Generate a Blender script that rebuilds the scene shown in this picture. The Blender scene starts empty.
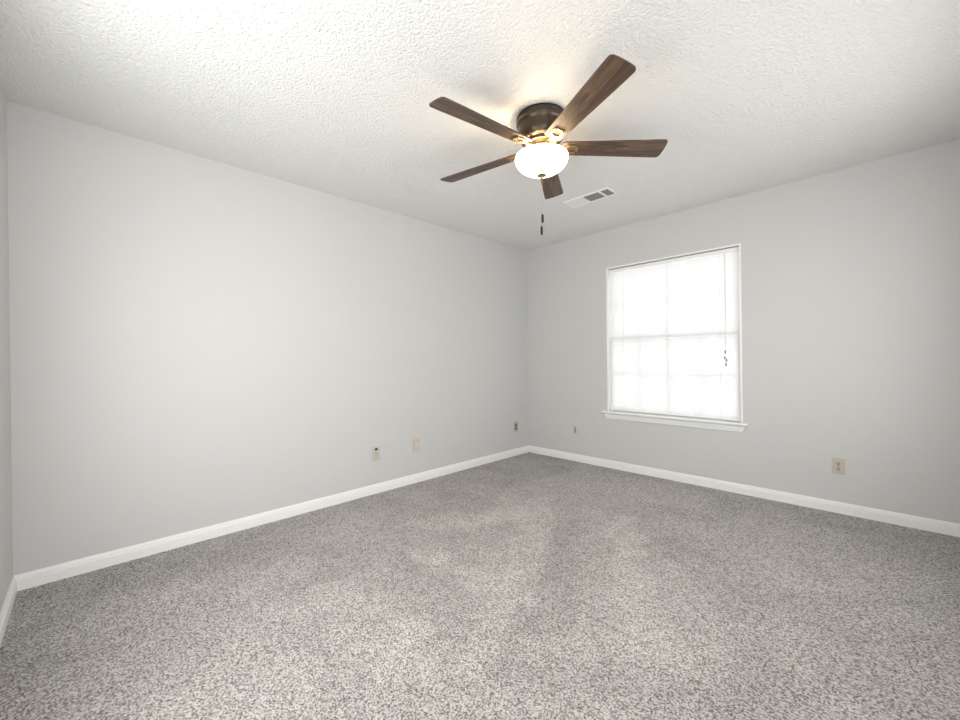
import bpy, bmesh, math, random
from mathutils import Vector, Matrix
random.seed(7)
PI = math.pi
S = bpy.context.scene
COL = S.collection
H = 2.44          # ceiling height
RX = 3.50         # right wall
RY = -4.09        # near wall

# ------------------------------------------------------------------ camera
def axes(yaw, pitch, roll):
    f = Vector((math.sin(yaw)*math.cos(pitch), math.cos(yaw)*math.cos(pitch), math.sin(pitch)))
    r = Vector((math.cos(yaw), -math.sin(yaw), 0)); u = r.cross(f)
    c, s = math.cos(roll), math.sin(roll)
    return f, c*r+s*u, -s*r+c*u
cam_d = bpy.data.cameras.new('camera'); cam = bpy.data.objects.new('camera', cam_d); COL.objects.link(cam)
f_, r_, u_ = axes(-0.793339, -0.00083750, -0.0121755)
M = Matrix((r_, u_, -f_)).transposed().to_4x4(); M.translation = Vector((3.05474, -3.81913, 1.12494))
cam.matrix_world = M
cam_d.sensor_width = 36; cam_d.lens = 399.696/960*36; cam_d.clip_start = .02
S.camera = cam

# ------------------------------------------------------------------ world, fill lamps, exposure
w = bpy.data.worlds.new('world'); S.world = w; w.use_nodes = True
bg = w.node_tree.nodes['Background']; bg.inputs['Color'].default_value = (1, 1, 1, 1); bg.inputs['Strength'].default_value = 2.5
def area(name, loc, rot, sx, sy, power, color):
    d = bpy.data.lights.new(name, 'AREA'); d.shape = 'RECTANGLE'; d.size = sx; d.size_y = sy; d.energy = power; d.color = color
    o = bpy.data.objects.new(name, d); o.location = loc; o.rotation_euler = rot; COL.objects.link(o); return o
# fill lamps added to brighten the room, set in invented openings out of view
area('fill_lamp_side', (RX+.03, -1.50, 1.33), (0, math.radians(90), 0), 1.4, 1.5, 13, (1, 1, .99))
area('fill_lamp_rear', (1.55, RY-.03, 1.33), (math.radians(90), 0, 0), 1.1, 1.4, 27, (1, 1, .99))
area('fill_lamp_doorway', (RX+.03, -3.57, 1.05), (0, math.radians(90), 0), 1.95, .78, 17, (1, 1, .99))
S.view_settings.view_transform = 'Standard'; S.view_settings.look = 'None'
S.view_settings.exposure = 0.0; S.view_settings.gamma = 1; S.view_settings.use_curve_mapping = False

# ------------------------------------------------------------------ materials
def mat(name, color, rough=.5, metal=0, spec=.5, bump=None, emit=None):
    m = bpy.data.materials.new(name); m.use_nodes = True; nt = m.node_tree; b = nt.nodes['Principled BSDF']
    b.inputs['Base Color'].default_value = (*color, 1); b.inputs['Roughness'].default_value = rough
    b.inputs['Metallic'].default_value = metal; b.inputs['Specular IOR Level'].default_value = spec
    if emit: b.inputs['Emission Color'].default_value = (*emit[0], 1); b.inputs['Emission Strength'].default_value = emit[1]
    if bump:
        sc, det, st, dist = bump
        tc = nt.nodes.new('ShaderNodeTexCoord'); n = nt.nodes.new('ShaderNodeTexNoise'); bu = nt.nodes.new('ShaderNodeBump')
        n.inputs['Scale'].default_value = sc; n.inputs['Detail'].default_value = det
        bu.inputs['Strength'].default_value = st; bu.inputs['Distance'].default_value = dist
        nt.links.new(tc.outputs['Object'], n.inputs['Vector']); nt.links.new(n.outputs['Fac'], bu.inputs['Height'])
        nt.links.new(bu.outputs['Normal'], b.inputs['Normal'])
    return m
def L(nt, a, b): nt.links.new(a, b)
def mathn(nt, op, a, b=None, c=None):
    n = nt.nodes.new('ShaderNodeMath'); n.operation = op
    for i, v in enumerate((a, b, c)):
        if v is None: continue
        if isinstance(v, (int, float)): n.inputs[i].default_value = v
        else: nt.links.new(v, n.inputs[i])
    return n.outputs[0]
def ramp(nt, fac, stops):
    n = nt.nodes.new('ShaderNodeValToRGB'); nt.links.new(fac, n.inputs['Fac'])
    e = n.color_ramp.elements
    while len(e) < len(stops): e.new(.5)
    for k, (p, c) in zip(e, stops): k.position = p; k.color = (*c, 1)
    return n.outputs['Color']

M_wall = mat('wall_paint', (.597, .597, .588), .55, spec=.3, bump=(160, 3, .12, .002))
M_trim = mat('trim_paint', (.86, .86, .85), .35, spec=.4)
M_vinyl = mat('white_vinyl', (.85, .86, .86), .4)
M_bronze = mat('oil_rubbed_bronze', (.082, .060, .045), .34, metal=.8, bump=(40, 3, .05, .002))
M_bronze_dark = mat('dark_bronze', (.035, .024, .018), .4, metal=.6)
M_black = mat('dark_wood_fob', (.012, .01, .009), .45)
M_brass = mat('antique_brass', (.36, .28, .175), .35, metal=.9)
M_chain = mat('chain_metal', (.42, .38, .33), .35, metal=.9)
M_almond = mat('almond_plastic', (.52, .485, .41), .4)
M_almond_green = mat('pale_almond_plastic', (.52, .525, .455), .4)
M_almond_pink = mat('pinkish_almond_plastic', (.60, .51, .44), .4)
M_white_pl = mat('white_plastic', (.8, .79, .75), .4)
M_brown_pl = mat('brown_plastic', (.13, .10, .07), .45)
M_slot = mat('dark_slot', (.015, .013, .01), .7)
M_duct = mat('duct_metal', (.10, .10, .10), .7)
M_vent = mat('vent_enamel', (.9, .9, .88), .4)
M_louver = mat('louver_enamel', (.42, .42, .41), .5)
M_cord = mat('blind_cord', (.62, .62, .60), .7)
M_tassel = mat('clear_plastic_tassel', (.16, .16, .16), .3)

# popcorn ceiling
M_ceil = bpy.data.materials.new('popcorn_ceiling'); M_ceil.use_nodes = True
nt = M_ceil.node_tree; b = nt.nodes['Principled BSDF']; b.inputs['Base Color'].default_value = (.80, .80, .785, 1)
b.inputs['Roughness'].default_value = .9; b.inputs['Specular IOR Level'].default_value = .1
tc = nt.nodes.new('ShaderNodeTexCoord')
n1 = nt.nodes.new('ShaderNodeTexNoise'); n1.inputs['Scale'].default_value = 92; n1.inputs['Detail'].default_value = 3; n1.inputs['Roughness'].default_value = .6
v1 = nt.nodes.new('ShaderNodeTexVoronoi'); v1.inputs['Scale'].default_value = 100; v1.feature = 'SMOOTH_F1'
L(nt, tc.outputs['Object'], n1.inputs['Vector']); L(nt, tc.outputs['Object'], v1.inputs['Vector'])
hgt = mathn(nt, 'SUBTRACT', mathn(nt, 'MULTIPLY', n1.outputs['Fac'], 1.6), v1.outputs['Distance'])
bu = nt.nodes.new('ShaderNodeBump'); bu.inputs['Strength'].default_value = .7; bu.inputs['Distance'].default_value = .008
L(nt, hgt, bu.inputs['Height']); L(nt, bu.outputs['Normal'], b.inputs['Normal'])

# carpet
M_carpet = bpy.data.materials.new('cut_pile_carpet'); M_carpet.use_nodes = True
nt = M_carpet.node_tree; b = nt.nodes['Principled BSDF']; b.inputs['Roughness'].default_value = 1; b.inputs['Specular IOR Level'].default_value = .05
tc = nt.nodes.new('ShaderNodeTexCoord'); OC = tc.outputs['Object']
na = nt.nodes.new('ShaderNodeTexNoise'); na.inputs['Scale'].default_value = 165; na.inputs['Detail'].default_value = 3; na.inputs['Roughness'].default_value = .65; na.inputs['Distortion'].default_value = .6
nb = nt.nodes.new('ShaderNodeTexVoronoi'); nb.inputs['Scale'].default_value = 190; nb.feature = 'F1'
L(nt, OC, na.inputs['Vector']); L(nt, OC, nb.inputs['Vector'])
sp = nt.nodes.new('ShaderNodeSeparateColor'); L(nt, nb.outputs['Color'], sp.inputs[0])
fleck = mathn(nt, 'ADD', mathn(nt, 'MULTIPLY', na.outputs['Fac'], .72), mathn(nt, 'MULTIPLY', sp.outputs[0], .28))
base = ramp(nt, fleck, [(.36, (.155, .140, .127)), (.44, (.305, .285, .267)), (.52, (.455, .434, .414)), (.64, (.63, .608, .585))])
# pile laid in different directions by feet and the vacuum: broad lighter and darker patches
nl = nt.nodes.new('ShaderNodeTexNoise'); nl.inputs['Scale'].default_value = 1.7; nl.inputs['Detail'].default_value = 5; nl.inputs['Roughness'].default_value = .6; nl.inputs['Distortion'].default_value = 1.0
L(nt, OC, nl.inputs['Vector'])
pile = ramp(nt, nl.outputs['Fac'], [(.36, (.90,)*3), (.5, (1.0,)*3), (.64, (1.08, 1.08, 1.08))])
nw = nt.nodes.new('ShaderNodeTexNoise'); nw.inputs['Scale'].default_value = 7; nw.inputs['Detail'].default_value = 4
L(nt, OC, nw.inputs['Vector'])
sxyz = nt.nodes.new('ShaderNodeSeparateXYZ'); L(nt, OC, sxyz.inputs[0])
wob = mathn(nt, 'MULTIPLY', mathn(nt, 'SUBTRACT', nw.outputs['Fac'], .5), .30)
def brush(x0, y0, x1, y1, wd):        # one vacuum / foot stroke as a soft capsule on the floor
    dx, dy = x1-x0, y1-y0; l2 = dx*dx+dy*dy
    px = mathn(nt, 'SUBTRACT', sxyz.outputs[0], x0); py = mathn(nt, 'SUBTRACT', sxyz.outputs[1], y0)
    t = mathn(nt, 'ADD', mathn(nt, 'MULTIPLY', px, dx/l2), mathn(nt, 'MULTIPLY', py, dy/l2))
    t = mathn(nt, 'MINIMUM', mathn(nt, 'MAXIMUM', t, 0.), 1.)
    ex = mathn(nt, 'SUBTRACT', px, mathn(nt, 'MULTIPLY', t, dx)); ey = mathn(nt, 'SUBTRACT', py, mathn(nt, 'MULTIPLY', t, dy))
    d = mathn(nt, 'SQRT', mathn(nt, 'ADD', mathn(nt, 'MULTIPLY', ex, ex), mathn(nt, 'MULTIPLY', ey, ey)))
    mr = nt.nodes.new('ShaderNodeMapRange'); mr.interpolation_type = 'SMOOTHSTEP'
    nt.links.new(mathn(nt, 'ADD', d, wob), mr.inputs['Value'])
    mr.inputs['From Min'].default_value = wd*.45; mr.inputs['From Max'].default_value = wd*1.25
    mr.inputs['To Min'].default_value = 1; mr.inputs['To Max'].default_value = 0
    return mr.outputs[0]
pos = None
for s_ in [(1.10, -1.15, 1.22, -1.42, .09), (1.42, -1.75, 1.72, -2.20, .12), (1.58, -2.40, 1.86, -2.36, .07), (1.80, -2.48, 1.95, -2.78, .08), (1.15, -2.45, 1.50, -2.38, .05), (1.76, -1.15, 2.36, -2.26, .10), (.85, -2.1, 1.25, -1.5, .16), (1.2, -3.0, 1.75, -2.95, .16)]:
    v = brush(*s_); pos = v if pos is None else mathn(nt, 'MAXIMUM', pos, v)
neg = None
for s_ in [(1.10, -2.62, 1.42, -2.52, .06), (1.16, -2.20, 1.42, -2.32, .05), (1.42, -1.25, 2.05, -2.45, .10), (2.15, -1.3, 2.6, -1.75, .12), (.25, -3.7, .5, -3.0, .20)]:
    v = brush(*s_); neg = v if neg is None else mathn(nt, 'MAXIMUM', neg, v)
gain = mathn(nt, 'ADD', 1, mathn(nt, 'SUBTRACT', mathn(nt, 'MULTIPLY', pos, .15), mathn(nt, 'MULTIPLY', neg, .09)))
def mul(a, bb):
    n = nt.nodes.new('ShaderNodeMix'); n.data_type = 'RGBA'; n.blend_type = 'MULTIPLY'; n.inputs[0].default_value = 1
    nt.links.new(a, n.inputs[6]); nt.links.new(bb, n.inputs[7]); return n.outputs[2]
cmb = nt.nodes.new('ShaderNodeCombineColor')
for i in range(3): L(nt, gain, cmb.inputs[i])
L(nt, mul(mul(base, pile), cmb.outputs[0]), b.inputs['Base Color'])
bu = nt.nodes.new('ShaderNodeBump'); bu.inputs['Strength'].default_value = .6; bu.inputs['Distance'].default_value = .008
L(nt, na.outputs['Fac'], bu.inputs['Height']); L(nt, bu.outputs['Normal'], b.inputs['Normal'])

# walnut blades, grain running along local x
M_wood = bpy.data.materials.new('walnut_blade'); M_wood.use_nodes = True
nt = M_wood.node_tree; b = nt.nodes['Principled BSDF']; b.inputs['Roughness'].default_value = .48; b.inputs['Specular IOR Level'].default_value = .75
tc = nt.nodes.new('ShaderNodeTexCoord'); mp = nt.nodes.new('ShaderNodeMapping'); mp.inputs['Scale'].default_value = (3.2, 42, 10)
L(nt, tc.outputs['Object'], mp.inputs['Vector'])
nn = nt.nodes.new('ShaderNodeTexNoise'); nn.inputs['Scale'].default_value = 1; nn.inputs['Detail'].default_value = 6; nn.inputs['Roughness'].default_value = .62; nn.inputs['Distortion'].default_value = 1.6
L(nt, mp.outputs[0], nn.inputs['Vector'])
L(nt, ramp(nt, nn.outputs['Fac'], [(.32, (.016, .008, .005)), (.46, (.055, .027, .014)), (.56, (.10, .054, .029)), (.7, (.17, .10, .056))]), b.inputs['Base Color'])

# slats of the mini blind: thin white vinyl that daylight passes through
def translucent(name, col, tcol, fac, emit=None):
    m = bpy.data.materials.new(name); m.use_nodes = True; nt = m.node_tree; nt.nodes.clear()
    o = nt.nodes.new('ShaderNodeOutputMaterial'); d = nt.nodes.new('ShaderNodeBsdfDiffuse'); t = nt.nodes.new('ShaderNodeBsdfTranslucent'); mx = nt.nodes.new('ShaderNodeMixShader')
    d.inputs[0].default_value = (*col, 1); t.inputs[0].default_value = (*tcol, 1); mx.inputs[0].default_value = fac
    L(nt, d.outputs[0], mx.inputs[1]); L(nt, t.outputs[0], mx.inputs[2])
    out = mx.outputs[0]
    if emit:
        e = nt.nodes.new('ShaderNodeEmission'); e.inputs[0].default_value = (*emit[0], 1); e.inputs[1].default_value = emit[1]
        a = nt.nodes.new('ShaderNodeAddShader'); L(nt, out, a.inputs[0]); L(nt, e.outputs[0], a.inputs[1]); out = a.outputs[0]
    L(nt, out, o.inputs[0]); return m
M_slat = translucent('blind_slat', (.84, .84, .84), (.80, .80, .80), .44)
M_bowl = translucent('frosted_glass_bowl', (.9, .88, .84), (.95, .88, .78), .5, ((1, .83, .58), 4.0))
M_glass = bpy.data.materials.new('window_glass'); M_glass.use_nodes = True
nt = M_glass.node_tree; nt.nodes.clear(); o = nt.nodes.new('ShaderNodeOutputMaterial'); t = nt.nodes.new('ShaderNodeBsdfTransparent'); g = nt.nodes.new('ShaderNodeBsdfGlossy'); g.inputs['Roughness'].default_value = .02
mx = nt.nodes.new('ShaderNodeMixShader'); t.inputs[0].default_value = (.96, .96, .96, 1)
mx.inputs[0].default_value = .035; L(nt, t.outputs[0], mx.inputs[1]); L(nt, g.outputs[0], mx.inputs[2]); L(nt, mx.outputs[0], o.inputs[0])

# ------------------------------------------------------------------ mesh helpers
def add_box(bm, x0, x1, y0, y1, z0, z1, bev=0):
    r = bmesh.ops.create_cube(bm, size=1)
    vs = r['verts']
    for v in vs:
        v.co = Vector(((x0+x1)/2+v.co.x*(x1-x0), (y0+y1)/2+v.co.y*(y1-y0), (z0+z1)/2+v.co.z*(z1-z0)))
    if bev:
        es = list({e for v in vs for e in v.link_edges})
        bmesh.ops.bevel(bm, geom=es, offset=bev, segments=2, affect='EDGES', profile=.7)
def add_lathe(bm, prof, seg=48, c=(0, 0)):
    rings = []
    for r, z in prof:
        if r < 1e-6: rings.append([bm.verts.new((c[0], c[1], z))])
        else: rings.append([bm.verts.new((c[0]+r*math.cos(2*PI*k/seg), c[1]+r*math.sin(2*PI*k/seg), z)) for k in range(seg)])
    for a, b2 in zip(rings, rings[1:]):
        for k in range(seg):
            k2 = (k+1) % seg
            q = [a[k % len(a)], a[k2 % len(a)], b2[k2 % len(b2)], b2[k % len(b2)]]
            q2 = []
            for v in q:
                if v not in q2: q2.append(v)
            if len(q2) > 2:
                try: bm.faces.new(q2)
                except ValueError: pass
def add_tube(bm, pts, r, seg=8):
    pts = [Vector(p) for p in pts]; rings = []
    for i, p in enumerate(pts):
        d = (pts[min(i+1, len(pts)-1)]-pts[max(i-1, 0)]).normalized()
        a = d.cross(Vector((0, 0, 1)) if abs(d.z) < .9 else Vector((1, 0, 0))).normalized(); b2 = d.cross(a)
        rings.append([bm.verts.new(p+r*(math.cos(2*PI*k/seg)*a+math.sin(2*PI*k/seg)*b2)) for k in range(seg)])
    for a, b2 in zip(rings, rings[1:]):
        for k in range(seg): bm.faces.new((a[k], a[(k+1) % seg], b2[(k+1) % seg], b2[k]))
    bm.faces.new(rings[0]); bm.faces.new(rings[-1])
def add_prism(bm, outline, z0, z1):            # closed xy outline extruded in z
    lo = [bm.verts.new((x, y, z0)) for x, y in outline]; hi = [bm.verts.new((x, y, z1)) for x, y in outline]
    bm.faces.new(lo[::-1]); bm.faces.new(hi); n = len(lo)
    for k in range(n): bm.faces.new((lo[k], lo[(k+1) % n], hi[(k+1) % n], hi[k]))
def add_extrusion(bm, prof, fn, s0, s1, m0=0, m1=0):
    """profile [(depth,height)] swept from s0 to s1; fn(s,d,h)->xyz; m0/m1 mitre (s shifted by m*d)"""
    a = [bm.verts.new(fn(s0+m0*d, d, h)) for d, h in prof]; c = [bm.verts.new(fn(s1+m1*d, d, h)) for d, h in prof]
    n = len(prof)
    for k in range(n): bm.faces.new((a[k], a[(k+1) % n], c[(k+1) % n], c[k]))
    bm.faces.new(a[::-1]); bm.faces.new(c)
def obj(name, bm, m, parent=None, smooth=False, loc=None):
    bmesh.ops.recalc_face_normals(bm, faces=bm.faces)
    me = bpy.data.meshes.new(name); bm.to_mesh(me); bm.free(); me.materials.append(m)
    if smooth:
        for p in me.polygons: p.use_smooth = True
        try: me.set_sharp_from_angle(angle=math.radians(38))
        except Exception: pass
    o = bpy.data.objects.new(name, me); COL.objects.link(o)
    if parent: o.parent = parent
    if loc: o.location = loc
    return o
def BM(): return bmesh.new()
def box(name, dims, m, parent=None, bev=0, smooth=False):
    bm = BM(); add_box(bm, *dims, bev=bev); return obj(name, bm, m, parent, smooth)
def thing(name, label, cat, loc, rotz=0, group=None):
    o = bpy.data.objects.new(name, None); COL.objects.link(o); o.location = loc; o.rotation_euler = (0, 0, rotz)
    o.empty_display_size = .1
    o['label'] = label; o['category'] = cat
    if group: o['group'] = group
    return o
def struct(o): o['kind'] = 'structure'; return o

# ------------------------------------------------------------------ room shell
T = .14
WX0, WX1, WZ0, WZ1 = 1.040, 2.228, .575, 2.050      # window opening in the far wall
SY0, SY1, SZ0, SZ1 = -2.30, -.70, .60, 2.06          # invented side window opening, out of view (right wall)
DY0, DY1, DZ1 = -3.98, -3.16, 2.04                  # invented doorway in the right wall, out of view
NX0, NX1, NZ0, NZ1 = .98, 2.12, .60, 2.06           # invented rear window in the near wall, out of view
struct(box('floor', (-T, RX+1.4, RY-T, T, -.1, 0), M_carpet))
struct(box('ceiling', (-T, RX+1.4, RY-T, T, H, H+.1), M_ceil))
struct(box('wall_left', (-T, 0, RY-T, T, 0, H), M_wall))
def holed(name, axis, a0, a1, t0, t1, h):            # wall with one rectangular hole h=(s0,s1,z0,z1)
    bm = BM()
    def q(s0, s1, z0, z1):
        if s1-s0 < 1e-4 or z1-z0 < 1e-4: return
        add_box(bm, *((s0, s1, t0, t1) if axis == 'x' else (t0, t1, s0, s1)), z0, z1)
    q(a0, h[0], 0, H); q(h[1], a1, 0, H); q(h[0], h[1], 0, h[2]); q(h[0], h[1], h[3], H)
    return struct(obj(name, bm, M_wall))
holed('wall_far', 'x', 0, RX, 0, T, (WX0, WX1, WZ0, WZ1))
holed('wall_near', 'x', 0, RX, RY-T, RY, (NX0, NX1, NZ0, NZ1))
bm = BM()
for (a, c, h) in ((RY-T, -2.8, (DY0, DY1, 0, DZ1)), (-2.8, T, (SY0, SY1, SZ0, SZ1))):
    for (y0, y1, z0, z1) in ((a, h[0], 0, H), (h[1], c, 0, H), (h[0], h[1], 0, h[2]), (h[0], h[1], h[3], H)):
        if z1-z0 > 1e-4: add_box(bm, RX, RX+T, y0, y1, z0, z1)
bmesh.ops.remove_doubles(bm, verts=bm.verts, dist=1e-5)
struct(obj('wall_right', bm, M_wall))

# baseboards: colonial profile
BP = [(0, 0), (.0145, 0), (.0145, .043), (.0095, .045), (.0095, .048), (.0145, .050), (.0135, .055), (.0080, .0575), (.0070, .0600), (.0095, .0620), (.0085, .068), (.0055, .0735), (.0045, .0785), (0, .0785)]
def baseboard(name, fn, s0, s1, m0=0, m1=0):
    bm = BM(); add_extrusion(bm, BP, fn, s0, s1, m0, m1); o = obj(name, bm, M_trim); return struct(o)
baseboard('baseboard_left', lambda s, d, h: (d, s, h), RY, 0, 1, -1)
baseboard('baseboard_far', lambda s, d, h: (s, -d, h), 0, RX, 1, -1)
baseboard('baseboard_right', lambda s, d, h: (RX-d, s, h), DY1+.065, 0, 0, -1)
baseboard('baseboard_near', lambda s, d, h: (s, RY+d, h), 0, RX, 1, -1)
# casing around the added doorway, out of view beside the camera
bm = BM()
add_box(bm, RX-.017, RX, DY0-.065, DY0, 0, DZ1+.065, bev=.004); add_box(bm, RX-.017, RX, DY1, DY1+.065, 0, DZ1+.065, bev=.004)
add_box(bm, RX-.017, RX, DY0, DY1, DZ1, DZ1+.065, bev=.004)
struct(obj('trim_1', bm, M_trim))

# ------------------------------------------------------------------ windows
def window(name, x0, x1, z0, z1, fn_parent_loc, rotz, cols, rows):
    """double-hung window, local x along the wall, local y outward; origin on the wall face at floor level"""
    r = bpy.data.objects.new(name, None); COL.objects.link(r); r.location = fn_parent_loc; r.rotation_euler = (0, 0, rotz); struct(r)
    # white jamb liner
    bm = BM(); t = .012
    add_box(bm, x0-.001, x0+t, -.002, T-.005, z0, z1); add_box(bm, x1-t, x1+.001, -.002, T-.005, z0, z1); add_box(bm, x0+t, x1-t, -.002, T-.005, z1-t, z1+.001)
    obj('jamb', bm, M_trim, r)
    # vinyl frame
    bm = BM(); f = .010; ya, yb = .0540, .130; a0, a1, c0, c1 = x0+t, x1-t, z0+.007, z1-t
    add_box(bm, a0, a0+f, ya, yb, c0, c1); add_box(bm, a1-f, a1, ya, yb, c0, c1); add_box(bm, a0+f, a1-f, ya, yb, c1-f, c1); add_box(bm, a0+f, a1-f, ya, yb, c0, c0+f)
    obj('window_frame', bm, M_vinyl, r)
    zm = (z0+z1)/2+.012
    for (s0, s1, ys) in ((c0+f, zm+.015, .0545), (zm-.015, c1-f, .080)):
        bm = BM(); sw = .018; u0, u1 = a0+f, a1-f
        add_box(bm, u0, u0+sw, ys, ys+.022, s0, s1, bev=.002); add_box(bm, u1-sw, u1, ys, ys+.022, s0, s1, bev=.002)
        add_box(bm, u0+sw, u1-sw, ys, ys+.022, s0, s0+(.026 if s0 > zm-.1 else .026), bev=.002); add_box(bm, u0+sw, u1-sw, ys, ys+.022, s1-(.026 if s1 < zm+.1 else .026), s1, bev=.002)
        sash = obj('sash', bm, M_vinyl, r)
        g0, g1, h0, h1 = u0+sw, u1-sw, s0+(.026 if s0 > zm-.1 else .026), s1-(.026 if s1 < zm+.1 else .026)
        bm = BM()
        for k in range(1, cols): xx = g0+(g1-g0)*k/cols; add_box(bm, xx-.0065, xx+.0065, ys+.006, ys+.018, h0, h1)
        for k in range(1, rows): zz = h0+(h1-h0)*k/rows; add_box(bm, g0, g1, ys+.0065, ys+.0175, zz-.0065, zz+.0065)
        obj('muntin_grid', bm, M_vinyl, sash)
        box('pane', (g0, g1, ys+.010, ys+.013, h0, h1), M_glass, sash)
    # stool with rounded nose and horns, moulded apron with returned ends
    bm = BM(); st = .020
    zt = z0+.006
    nose = [(-T+.02, zt), (.030, zt), (.036, zt-.004), (.038, zt-.010), (.036, zt-.016), (.030, zt-st), (-T+.02, zt-st)]
    # inner board (inside opening) and horned front board
    add_box(bm, x0+.0005, x1-.0005, .0, T-.02, zt-st, zt)
    front = [(0, zt), (.036, zt), (.041, zt-.004), (.043, zt-.010), (.041, zt-.016), (.036, zt-st), (0, zt-st)]
    add_extrusion(bm, front, lambda s, d, h: (s, -d, h), x0-.048, x1+.036)
    obj('window_sill', bm, M_trim, r)
    bm = BM(); zb = zt-st; A = [(0, zb), (.012, zb), (.012, zb-.007), (.021, zb-.010), (.023, zb-.016), (.020, zb-.026), (.015, zb-.038), (.014, zb-.050), (.010, zb-.056), (0, zb-.057)]
    def afn(s, d, h): return (s, -d, h)
    # ends taper inward towards the bottom
    sA, sB = x0-.036, x1+.026
    va = [bm.verts.new((sA+(zb-h)*.55, -d, h)) for d, h in A]; vb = [bm.verts.new((sB-(zb-h)*.55, -d, h)) for d, h in A]; n = len(A)
    for k in range(n): bm.faces.new((va[k], va[(k+1) % n], vb[(k+1) % n], vb[k]))
    bm.faces.new(va[::-1]); bm.faces.new(vb)
    obj('apron', bm, M_trim, r)
    return r
window('window_1', WX0, WX1, WZ0, WZ1, (0, 0, 0), 0, 4, 2)
window('added_side_window', -SY1, -SY0, SZ0, SZ1, (RX, 0, 0), -PI/2, 4, 2)  # added out of view so light enters from the right
window('added_rear_window', -NX1, -NX0, NZ0, NZ1, (0, RY, 0), PI, 4, 2)  # likewise made up, lets light in from behind the camera

# ------------------------------------------------------------------ mini blind inside window_1
X0, X1 = WX0+.016, WX1-.016
blind = thing('mini_blind', 'white closed mini blind with thin slats hanging inside the window opening', 'blind', ((X0+X1)/2, .0395, WZ1-.012))
hw = (X1-X0)/2; DZ = WZ1-.012
bm = BM()                                                   # U-shaped head rail
add_box(bm, -hw, hw, -.0145, -.0125, -.036, -.008); add_box(bm, -hw, hw, .0125, .0145, -.036, -.008); add_box(bm, -hw, hw, -.0125, .0125, -.036, -.034)
obj('headrail', bm, M_trim, blind)
zbot = .592-DZ; pitch = .0208; ztop = -.047
bm = BM(); nsl = int((ztop-(zbot+.02))/pitch)+1; tilt = math.radians(74)
for i in range(nsl):
    zc = ztop-i*pitch; w_ = .0140
    sag = random.uniform(-.0004, .0004)
    top = []; 
    for k in range(5):
        a = -1+k/2; y = a*w_; arch = .0018*(1-a*a)
        yy = y*math.cos(tilt)-arch*math.sin(tilt); zz = y*math.sin(tilt)+arch*math.cos(tilt)
        top.append((yy, zc+zz+sag))
    va = [bm.verts.new((-hw+.002, y, z)) for y, z in top]; vb = [bm.verts.new((hw-.002, y, z)) for y, z in top]
    for k in range(4): bm.faces.new((va[k], vb[k], vb[k+1], va[k+1]))
o = obj('slat_panel', bm, M_slat, blind, smooth=True)
bm = BM(); add_box(bm, -hw+.002, hw-.002, -.0115, .0115, zbot, zbot+.012, bev=.003); obj('bottom_rail', bm, M_trim, blind)
for fx in (-.43, -.0, .43):
    bm = BM()
    for yy in (-.0118, .0118): add_tube(bm, [(fx, yy, -.034), (fx, yy, zbot+.01)], .0007, 6)
    obj('ladder_cord', bm, M_cord, blind)
cxl = 2.105-(X0+X1)/2
bm = BM(); add_tube(bm, [(cxl, -.0165, -.03), (cxl+.001, -.018, -.35), (cxl, -.018, -.70), (cxl+.004, -.018, -.83)], .0014, 6)
add_tube(bm, [(cxl+.004, -.0165, -.03), (cxl+.005, -.018, -.4), (cxl+.001, -.018, -.70), (cxl-.003, -.018, -.90)], .0011, 6)
lc = obj('lift_cord', bm, M_cord, blind)
for tx, tz in ((-.002, 1.168), (-.006, 1.118), (.007, 1.098), (.003, 1.062)):
    bm = BM(); add_lathe(bm, [(0, .014), (.003, .013), (.0045, .004), (.0062, -.012), (.005, -.015), (0, -.015)], 14)
    obj('tassel', bm, M_tassel, lc, True, (cxl+tx, -.018, tz-DZ))

# ------------------------------------------------------------------ ceiling fan
FC = (1.7465, -2.0430)
fan = thing('ceiling_fan', 'bronze flush-mount ceiling fan with five walnut blades and a lit frosted bowl', 'ceiling fan', (FC[0], FC[1], H))
Z0 = H
def P(prof): return [(r, z-Z0) for r, z in prof]
bm = BM(); add_lathe(bm, P([(0, 2.4395), (.120, 2.4395), (.131, 2.437), (.132, 2.426), (.128, 2.421), (.125, 2.413), (.0, 2.413)]), 64); obj('mounting_plate', bm, M_bronze_dark, fan, True)
bm = BM(); add_lathe(bm, P([(.0, 2.413), (.127, 2.413), (.1335, 2.409), (.1345, 2.398), (.131, 2.389), (.126, 2.385), (.1245, 2.379), (.1235, 2.350), (.120, 2.330), (.112, 2.314), (.098, 2.305), (.080, 2.301), (0, 2.301)]), 64)
obj('motor_housing', bm, M_bronze, fan, True)
bm = BM(); add_lathe(bm, P([(0, 2.301), (.083, 2.301), (.086, 2.296), (.086, 2.288), (.080, 2.284), (0, 2.284)]), 48); obj('flywheel', bm, M_brass, fan, True)
bm = BM(); add_lathe(bm, P([(0, 2.284), (.058, 2.284), (.060, 2.262), (.066, 2.256), (.072, 2.250), (.074, 2.240), (.068, 2.236), (0, 2.236)]), 48); obj('light_fitter', bm, M_brass, fan, True)
# lamp sockets and bulbs inside the bowl
M_bulb = mat('bulb_glass', (.9, .85, .75), .3, emit=((1, .78, .5), 14))
for a in (0.6, 0.6+PI):
    c, s = math.cos(a), math.sin(a)
    bm = BM(); add_tube(bm, [(.03*c, .03*s, 2.240-Z0), (.050*c, .050*s, 2.222-Z0)], .013, 14); so = obj('lamp_socket', bm, M_white_pl, fan, True)
    bm = BM(); bmesh.ops.create_uvsphere(bm, u_segments=16, v_segments=10, radius=.021)
    bmesh.ops.translate(bm, verts=bm.verts, vec=(.066*c, .066*s, 2.208-Z0)); obj('bulb', bm, M_bulb, so, True)
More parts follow.
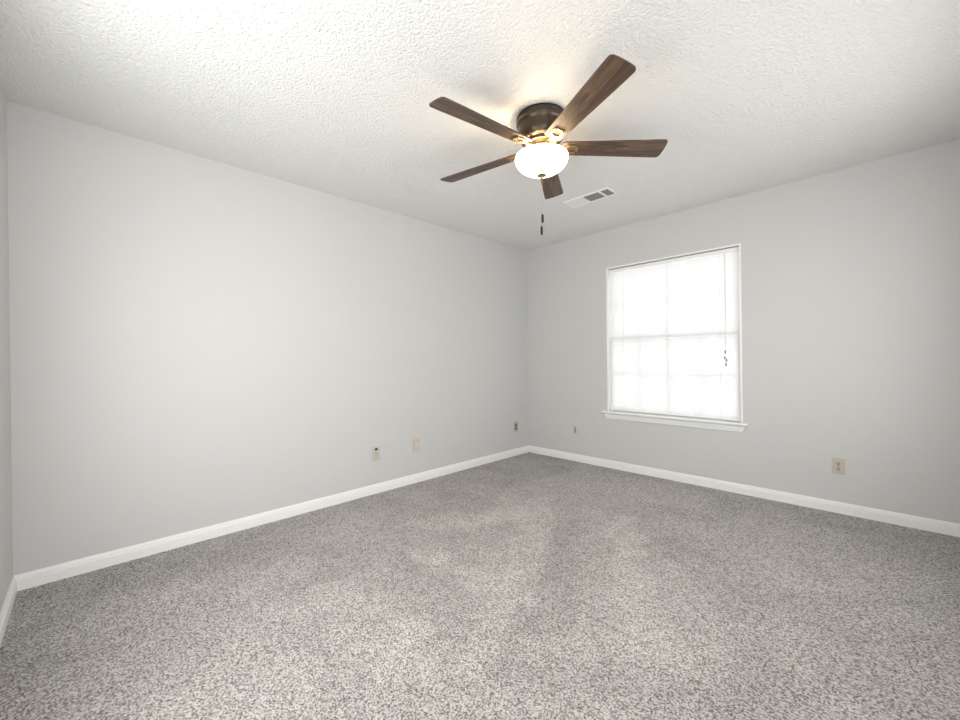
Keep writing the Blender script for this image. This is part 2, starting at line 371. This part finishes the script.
# frosted bowl (outer and inner skin)
RB, ZR, DB = .1425, 2.213, .086
out = []
for k in range(0, 15):
    t = k/14*PI/2; out.append((RB*math.cos(t)**1.12 if k < 14 else .008, ZR-DB*math.sin(t)))
prof = [(RB-.004, ZR+.010), (RB-.0015, ZR+.011), (RB, ZR+.007)] + out
inner = [(max(r-.0035, .008), z+.0035) for r, z in reversed(out)] + [(RB-.0055, ZR+.008)]
bm = BM(); add_lathe(bm, P(prof+inner+[(RB-.004, ZR+.010)]), 64); bowl = obj('glass_bowl', bm, M_bowl, fan, True)
zb = ZR-DB
bm = BM(); add_lathe(bm, P([(0, zb+.012), (.006, zb+.012), (.006, zb+.001), (.025, zb), (.0265, zb-.004), (.018, zb-.008), (.008, zb-.011), (.007, zb-.016), (.0045, zb-.020), (0, zb-.021)]), 28)
obj('finial', bm, M_brass, bowl, True)
# spider holding the bowl: central rod from the fitter to the finial
bm = BM(); add_tube(bm, [(0, 0, 2.238-Z0), (0, 0, zb+.01-Z0)], .004, 10); obj('centre_rod', bm, M_brass, fan, True)
# bulb light
ld = bpy.data.lights.new('fan_bulb_light', 'POINT'); ld.energy = 7; ld.color = (1, .77, .50); ld.shadow_soft_size = .03
lo = bpy.data.objects.new('fan_bulb_light', ld); lo.location = (FC[0]+.0, FC[1]+.0, 2.215); COL.objects.link(lo)
lo.location = (FC[0]-.02, FC[1]-.05, 2.212)

# blades
def blade_outline():
    R0, R1 = .108, .674; pts = []
    def hw_(x): t = (x-R0)/(R1-R0); return .047+.018*min(1, t*1.1)
    rc = .014
    N = 14
    for k in range(N+1):
        x = R0+.02+(R1-.02-R0-.02)*k/N; pts.append((x, -hw_(x)))
    # tip: slightly bowed end with rounded corners
    w1 = hw_(R1)
    for k in range(1, 6): a = -PI/2+k/6*PI/2; pts.append((R1-.020+.016*math.cos(a), -w1+rc+rc*math.sin(a)))
    for k in range(0, 9): y = (-w1+rc)+(2*w1-2*rc)*k/8; pts.append((R1-.004+.006*(1-(y/w1)**2), y))
    for k in range(1, 6): a = k/6*PI/2; pts.append((R1-.020+.016*math.cos(a), w1-rc+rc*math.sin(a)))
    for k in range(N+1):
        x = R1-.02-(R1-.02-R0-.02)*k/N; pts.append((x, hw_(x)))
    w0 = hw_(R0)
    for k in range(1, 5): a = PI/2+k/5*PI/2; pts.append((R0+.02+.02*math.cos(a), w0-.018+.018*math.sin(a)))
    for k in range(1, 5): a = PI+k/5*PI/2; pts.append((R0+.02+.02*math.cos(a), -w0+.018+.018*math.sin(a)))
    return pts
def make_blade():
    bm = BM(); add_prism(bm, blade_outline(), -.003, .003)
    bl = obj('blade', bm, M_wood, fan)
    # forged iron: arm from the flywheel, then an open fork screwed under the blade
    bm = BM()
    z0, z1 = -.0085, -.0035
    add_prism(bm, [(.070, -.013), (.112, -.010), (.132, -.020), (.140, -.034), (.192, -.028), (.194, -.018), (.150, -.020), (.146, -.008), (.150, .0), (.146, .008), (.150, .020), (.194, .018), (.192, .028), (.140, .034), (.132, .020), (.112, .010), (.070, .013)], z0, z1)
    add_prism(bm, [(.186, -.028), (.200, -.028), (.200, .028), (.186, .028)], z0-.0005, z1)
    add_box(bm, .060, .096, -.012, .012, z0, .014, bev=.002)
    ir = obj('blade_iron', bm, M_brass, bl)
    for x, y in ((.193, -.021), (.193, .021), (.143, 0)):
        bm = BM(); add_lathe(bm, [(0, z0-.004), (.003, z0-.0035), (.0045, z0-.002), (.0048, z0), (0, z0)], 12, (x, y))
        obj('screw', bm, M_bronze_dark, bl, True)
    return bl
def place_blade(bl, k):
    bl.location = (0, 0, 2.2715-H); bl.rotation_euler = (-.219, 0, -.4369+k*2*PI/5)
blade0 = make_blade(); place_blade(blade0, 0)
for k in range(1, 5):
    c = blade0.copy(); COL.objects.link(c); c.parent = fan; place_blade(c, k)
    for ch in list(blade0.children):
        d = ch.copy(); COL.objects.link(d); d.parent = c
# pull chains with long dark fobs
for (dx, dy, zt, f0, f1) in ((.002, .001, zb-.018, 1.911, 1.866), (-.003, -.002, zb-.018, 1.846, 1.800)):
    bm = BM(); z = zt
    while z > f0:
        bmesh.ops.create_icosphere(bm, subdivisions=1, radius=.0013, matrix=Matrix.Translation((dx, dy, z-H))); z -= .0034
    add_tube(bm, [(dx, dy, zt-H), (dx, dy, f0-H)], .0005, 5)
    pc = obj('pull_chain', bm, M_chain, fan, True)
    bm = BM(); add_lathe(bm, P([(0, f0+.003), (.003, f0+.002), (.0060, f0-.004), (.0068, (f0+f1)/2), (.0060, f1+.003), (.003, f1), (0, f1)]), 16, (dx, dy))
    obj('chain_fob', bm, M_black, pc, True)

# ------------------------------------------------------------------ ceiling register
VX0, VX1, VY0, VY1 = 1.158, 1.568, -.955, -.785
vent = thing('air_vent', 'white louvred air vent set in the ceiling between fan and window', 'air vent', ((VX0+VX1)/2, (VY0+VY1)/2, H))
ox, oy = (VX0+VX1)/2, (VY0+VY1)/2
bays = ((1.175, 1.318, -1), (1.333, 1.470, 1), (1.487, 1.552, 1))
y0, y1 = -.935, -.803
bm = BM(); zt, zl = -.0005, -.007
def vb(x0, x1, a, c): add_box(bm, x0-ox, x1-ox, a-oy, c-oy, zl, zt, bev=.0015)
vb(VX0, VX1, VY0, y0); vb(VX0, VX1, y1, VY1); vb(VX0, bays[0][0], y0, y1); vb(bays[0][1], bays[1][0], y0, y1); vb(bays[1][1], bays[2][0], y0, y1); vb(bays[2][1], VX1, y0, y1)
obj('vent_frame', bm, M_vent, vent)
bm = BM(); add_box(bm, bays[0][0]-.004-ox, bays[-1][1]+.004-ox, y0-.003-oy, y1+.003-oy, -.0012, -.0004); obj('duct_backing', bm, M_duct, vent)
for bi, (xa, xb, sgn) in enumerate(bays):
    bm = BM(); n = 11 if bi < 2 else 6
    if bi == 0:     # louvres facing the camera: the enamel shows
        for k in range(9):
            yy = y0+(y1-y0)*(k+.5)/9-oy
            vs = [bm.verts.new(v) for v in ((xa-ox, yy-.0078, -.0060), (xb-ox, yy-.0078, -.0060), (xb-ox, yy+.0076, -.0050), (xa-ox, yy+.0076, -.0050))]; bm.faces.new(vs)
            vs = [bm.verts.new(v) for v in ((xa-ox, yy-.0078, -.0070), (xb-ox, yy-.0078, -.0070), (xb-ox, yy+.0076, -.0060), (xa-ox, yy+.0076, -.0060))]; bm.faces.new(vs)
        obj('louver_bank', bm, M_vent, vent)
    else:
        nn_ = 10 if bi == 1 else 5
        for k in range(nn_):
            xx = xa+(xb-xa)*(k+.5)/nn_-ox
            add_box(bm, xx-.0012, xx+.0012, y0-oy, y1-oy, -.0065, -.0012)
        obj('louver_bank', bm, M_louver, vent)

# ------------------------------------------------------------------ wall plates (local: x along wall, -y out of the wall, z up; origin at plate centre)
def plate(t, m):
    bm = BM(); add_box(bm, -.035, .035, -.0055, -.0003, -.057, .057, bev=.0022); return obj('cover_plate', bm, m, t, True)
def screw(t, z, m):
    bm = BM(); add_lathe(bm, [(0, 0), (.0040, 0), (.0036, .0012), (0, .0016)], 14); o = obj('screw', bm, m, t, True, (0, -.0055, z)); o.rotation_euler = (PI/2, 0, 0)
def duplex(t, m_plate, m_face, m_slot):
    plate(t, m_plate)
    for zc in (.0195, -.0195):
        bm = BM(); pts = []
        for k in range(24):
            a = 2*PI*k/24; x = .0172*math.cos(a); z = max(-.0135, min(.0135, .0172*math.sin(a))); pts.append((x, z))
        lo_ = [bm.verts.new((x, -.0050, zc+z)) for x, z in pts]; hi_ = [bm.verts.new((x, -.0072, zc+z)) for x, z in pts]
        bm.faces.new(hi_); bm.faces.new(lo_[::-1])
        for k in range(24): bm.faces.new((lo_[k], lo_[(k+1) % 24], hi_[(k+1) % 24], hi_[k]))
        f = obj('receptacle', bm, m_face, t)
        bm = BM(); add_box(bm, -.0092, -.0048, -.0076, -.0070, zc-.002, zc+.009); add_box(bm, .0048, .0092, -.0076, -.0070, zc-.002, zc+.009)
        add_box(bm, -.0042, .0042, -.0076, -.0070, zc-.0110, zc-.0045, bev=.0002)
        obj('slot', bm, m_slot, f)
    screw(t, 0, M_bronze_dark)
# far wall, right of the window
t = thing('wall_outlet', 'beige duplex electrical outlet low on the wall right of the window', 'outlet', (2.810, 0, .334), 0)
duplex(t, M_almond, M_almond, M_slot)
# left wall near the corner: brown sockets on a light plate
t = thing('wall_outlet', 'duplex outlet with brown sockets on the left wall right beside the room corner', 'outlet', (0, -.238, .334), PI/2)
duplex(t, mat('dull_beige_plate', (.46, .42, .35), .45), M_brown_pl, M_slot)
# far wall, left of the window: cable plate
t = thing('cable_plate', 'cream cable jack plate on the wall between the corner and the window', 'wall plate', (.655, 0, .346), 0)
plate(t, mat('cream_plastic', (.60, .575, .49), .4))
bm = BM(); add_box(bm, -.008, .008, -.0075, -.005, -.034, .026, bev=.001); obj('jack_insert', bm, mat('grey_brown_plastic', (.26, .23, .18), .5), t)
bm = BM(); add_lathe(bm, [(0, 0), (.0055, 0), (.0055, .004), (.0045, .004), (.0045, .011), (.0018, .011), (.0018, .006), (0, .006)], 18)
o = obj('cable_connector', bm, M_chain, t, True, (0, -.0075, -.018)); o.rotation_euler = (PI/2, 0, 0)
screw(t, .042, M_almond); screw(t, -.042, M_almond)
# left wall, the pinkish plate
t = thing('phone_jack_plate', 'pinkish beige jack plate with one narrow dark slot on the left wall', 'wall plate', (0, -1.655, .343), PI/2)
plate(t, M_almond_pink)
bm = BM(); add_box(bm, -.010, .014, -.0085, -.005, -.012, .014, bev=.001); j = obj('jack_body', bm, M_white_pl, t)
bm = BM(); add_box(bm, -.006, .000, -.0092, -.0084, -.008, .009); obj('jack_opening', bm, M_slot, j)
screw(t, .042, M_almond); screw(t, -.042, M_almond)
# left wall, nearest the camera: black port on top, round port below
t = thing('data_jack_plate', 'pale greenish plate with a black port on top, nearest of the left wall plates', 'wall plate', (0, -2.0725, .3355), PI/2)
plate(t, M_almond_green)
bm = BM(); add_box(bm, -.009, .012, -.012, -.005, .030, .047, bev=.0015); obj('black_port', bm, M_slot, t)['label'] = 'black rectangular port'
bm = BM(); add_lathe(bm, [(0, 0), (.0105, 0), (.0105, .002), (.008, .003), (.006, .003), (.006, .001), (0, .001)], 22)
o = obj('round_port', bm, M_almond, t, True, (0, -.0055, -.014)); o.rotation_euler = (PI/2, 0, 0)
screw(t, 0.006, M_bronze_dark); screw(t, -.042, M_almond)
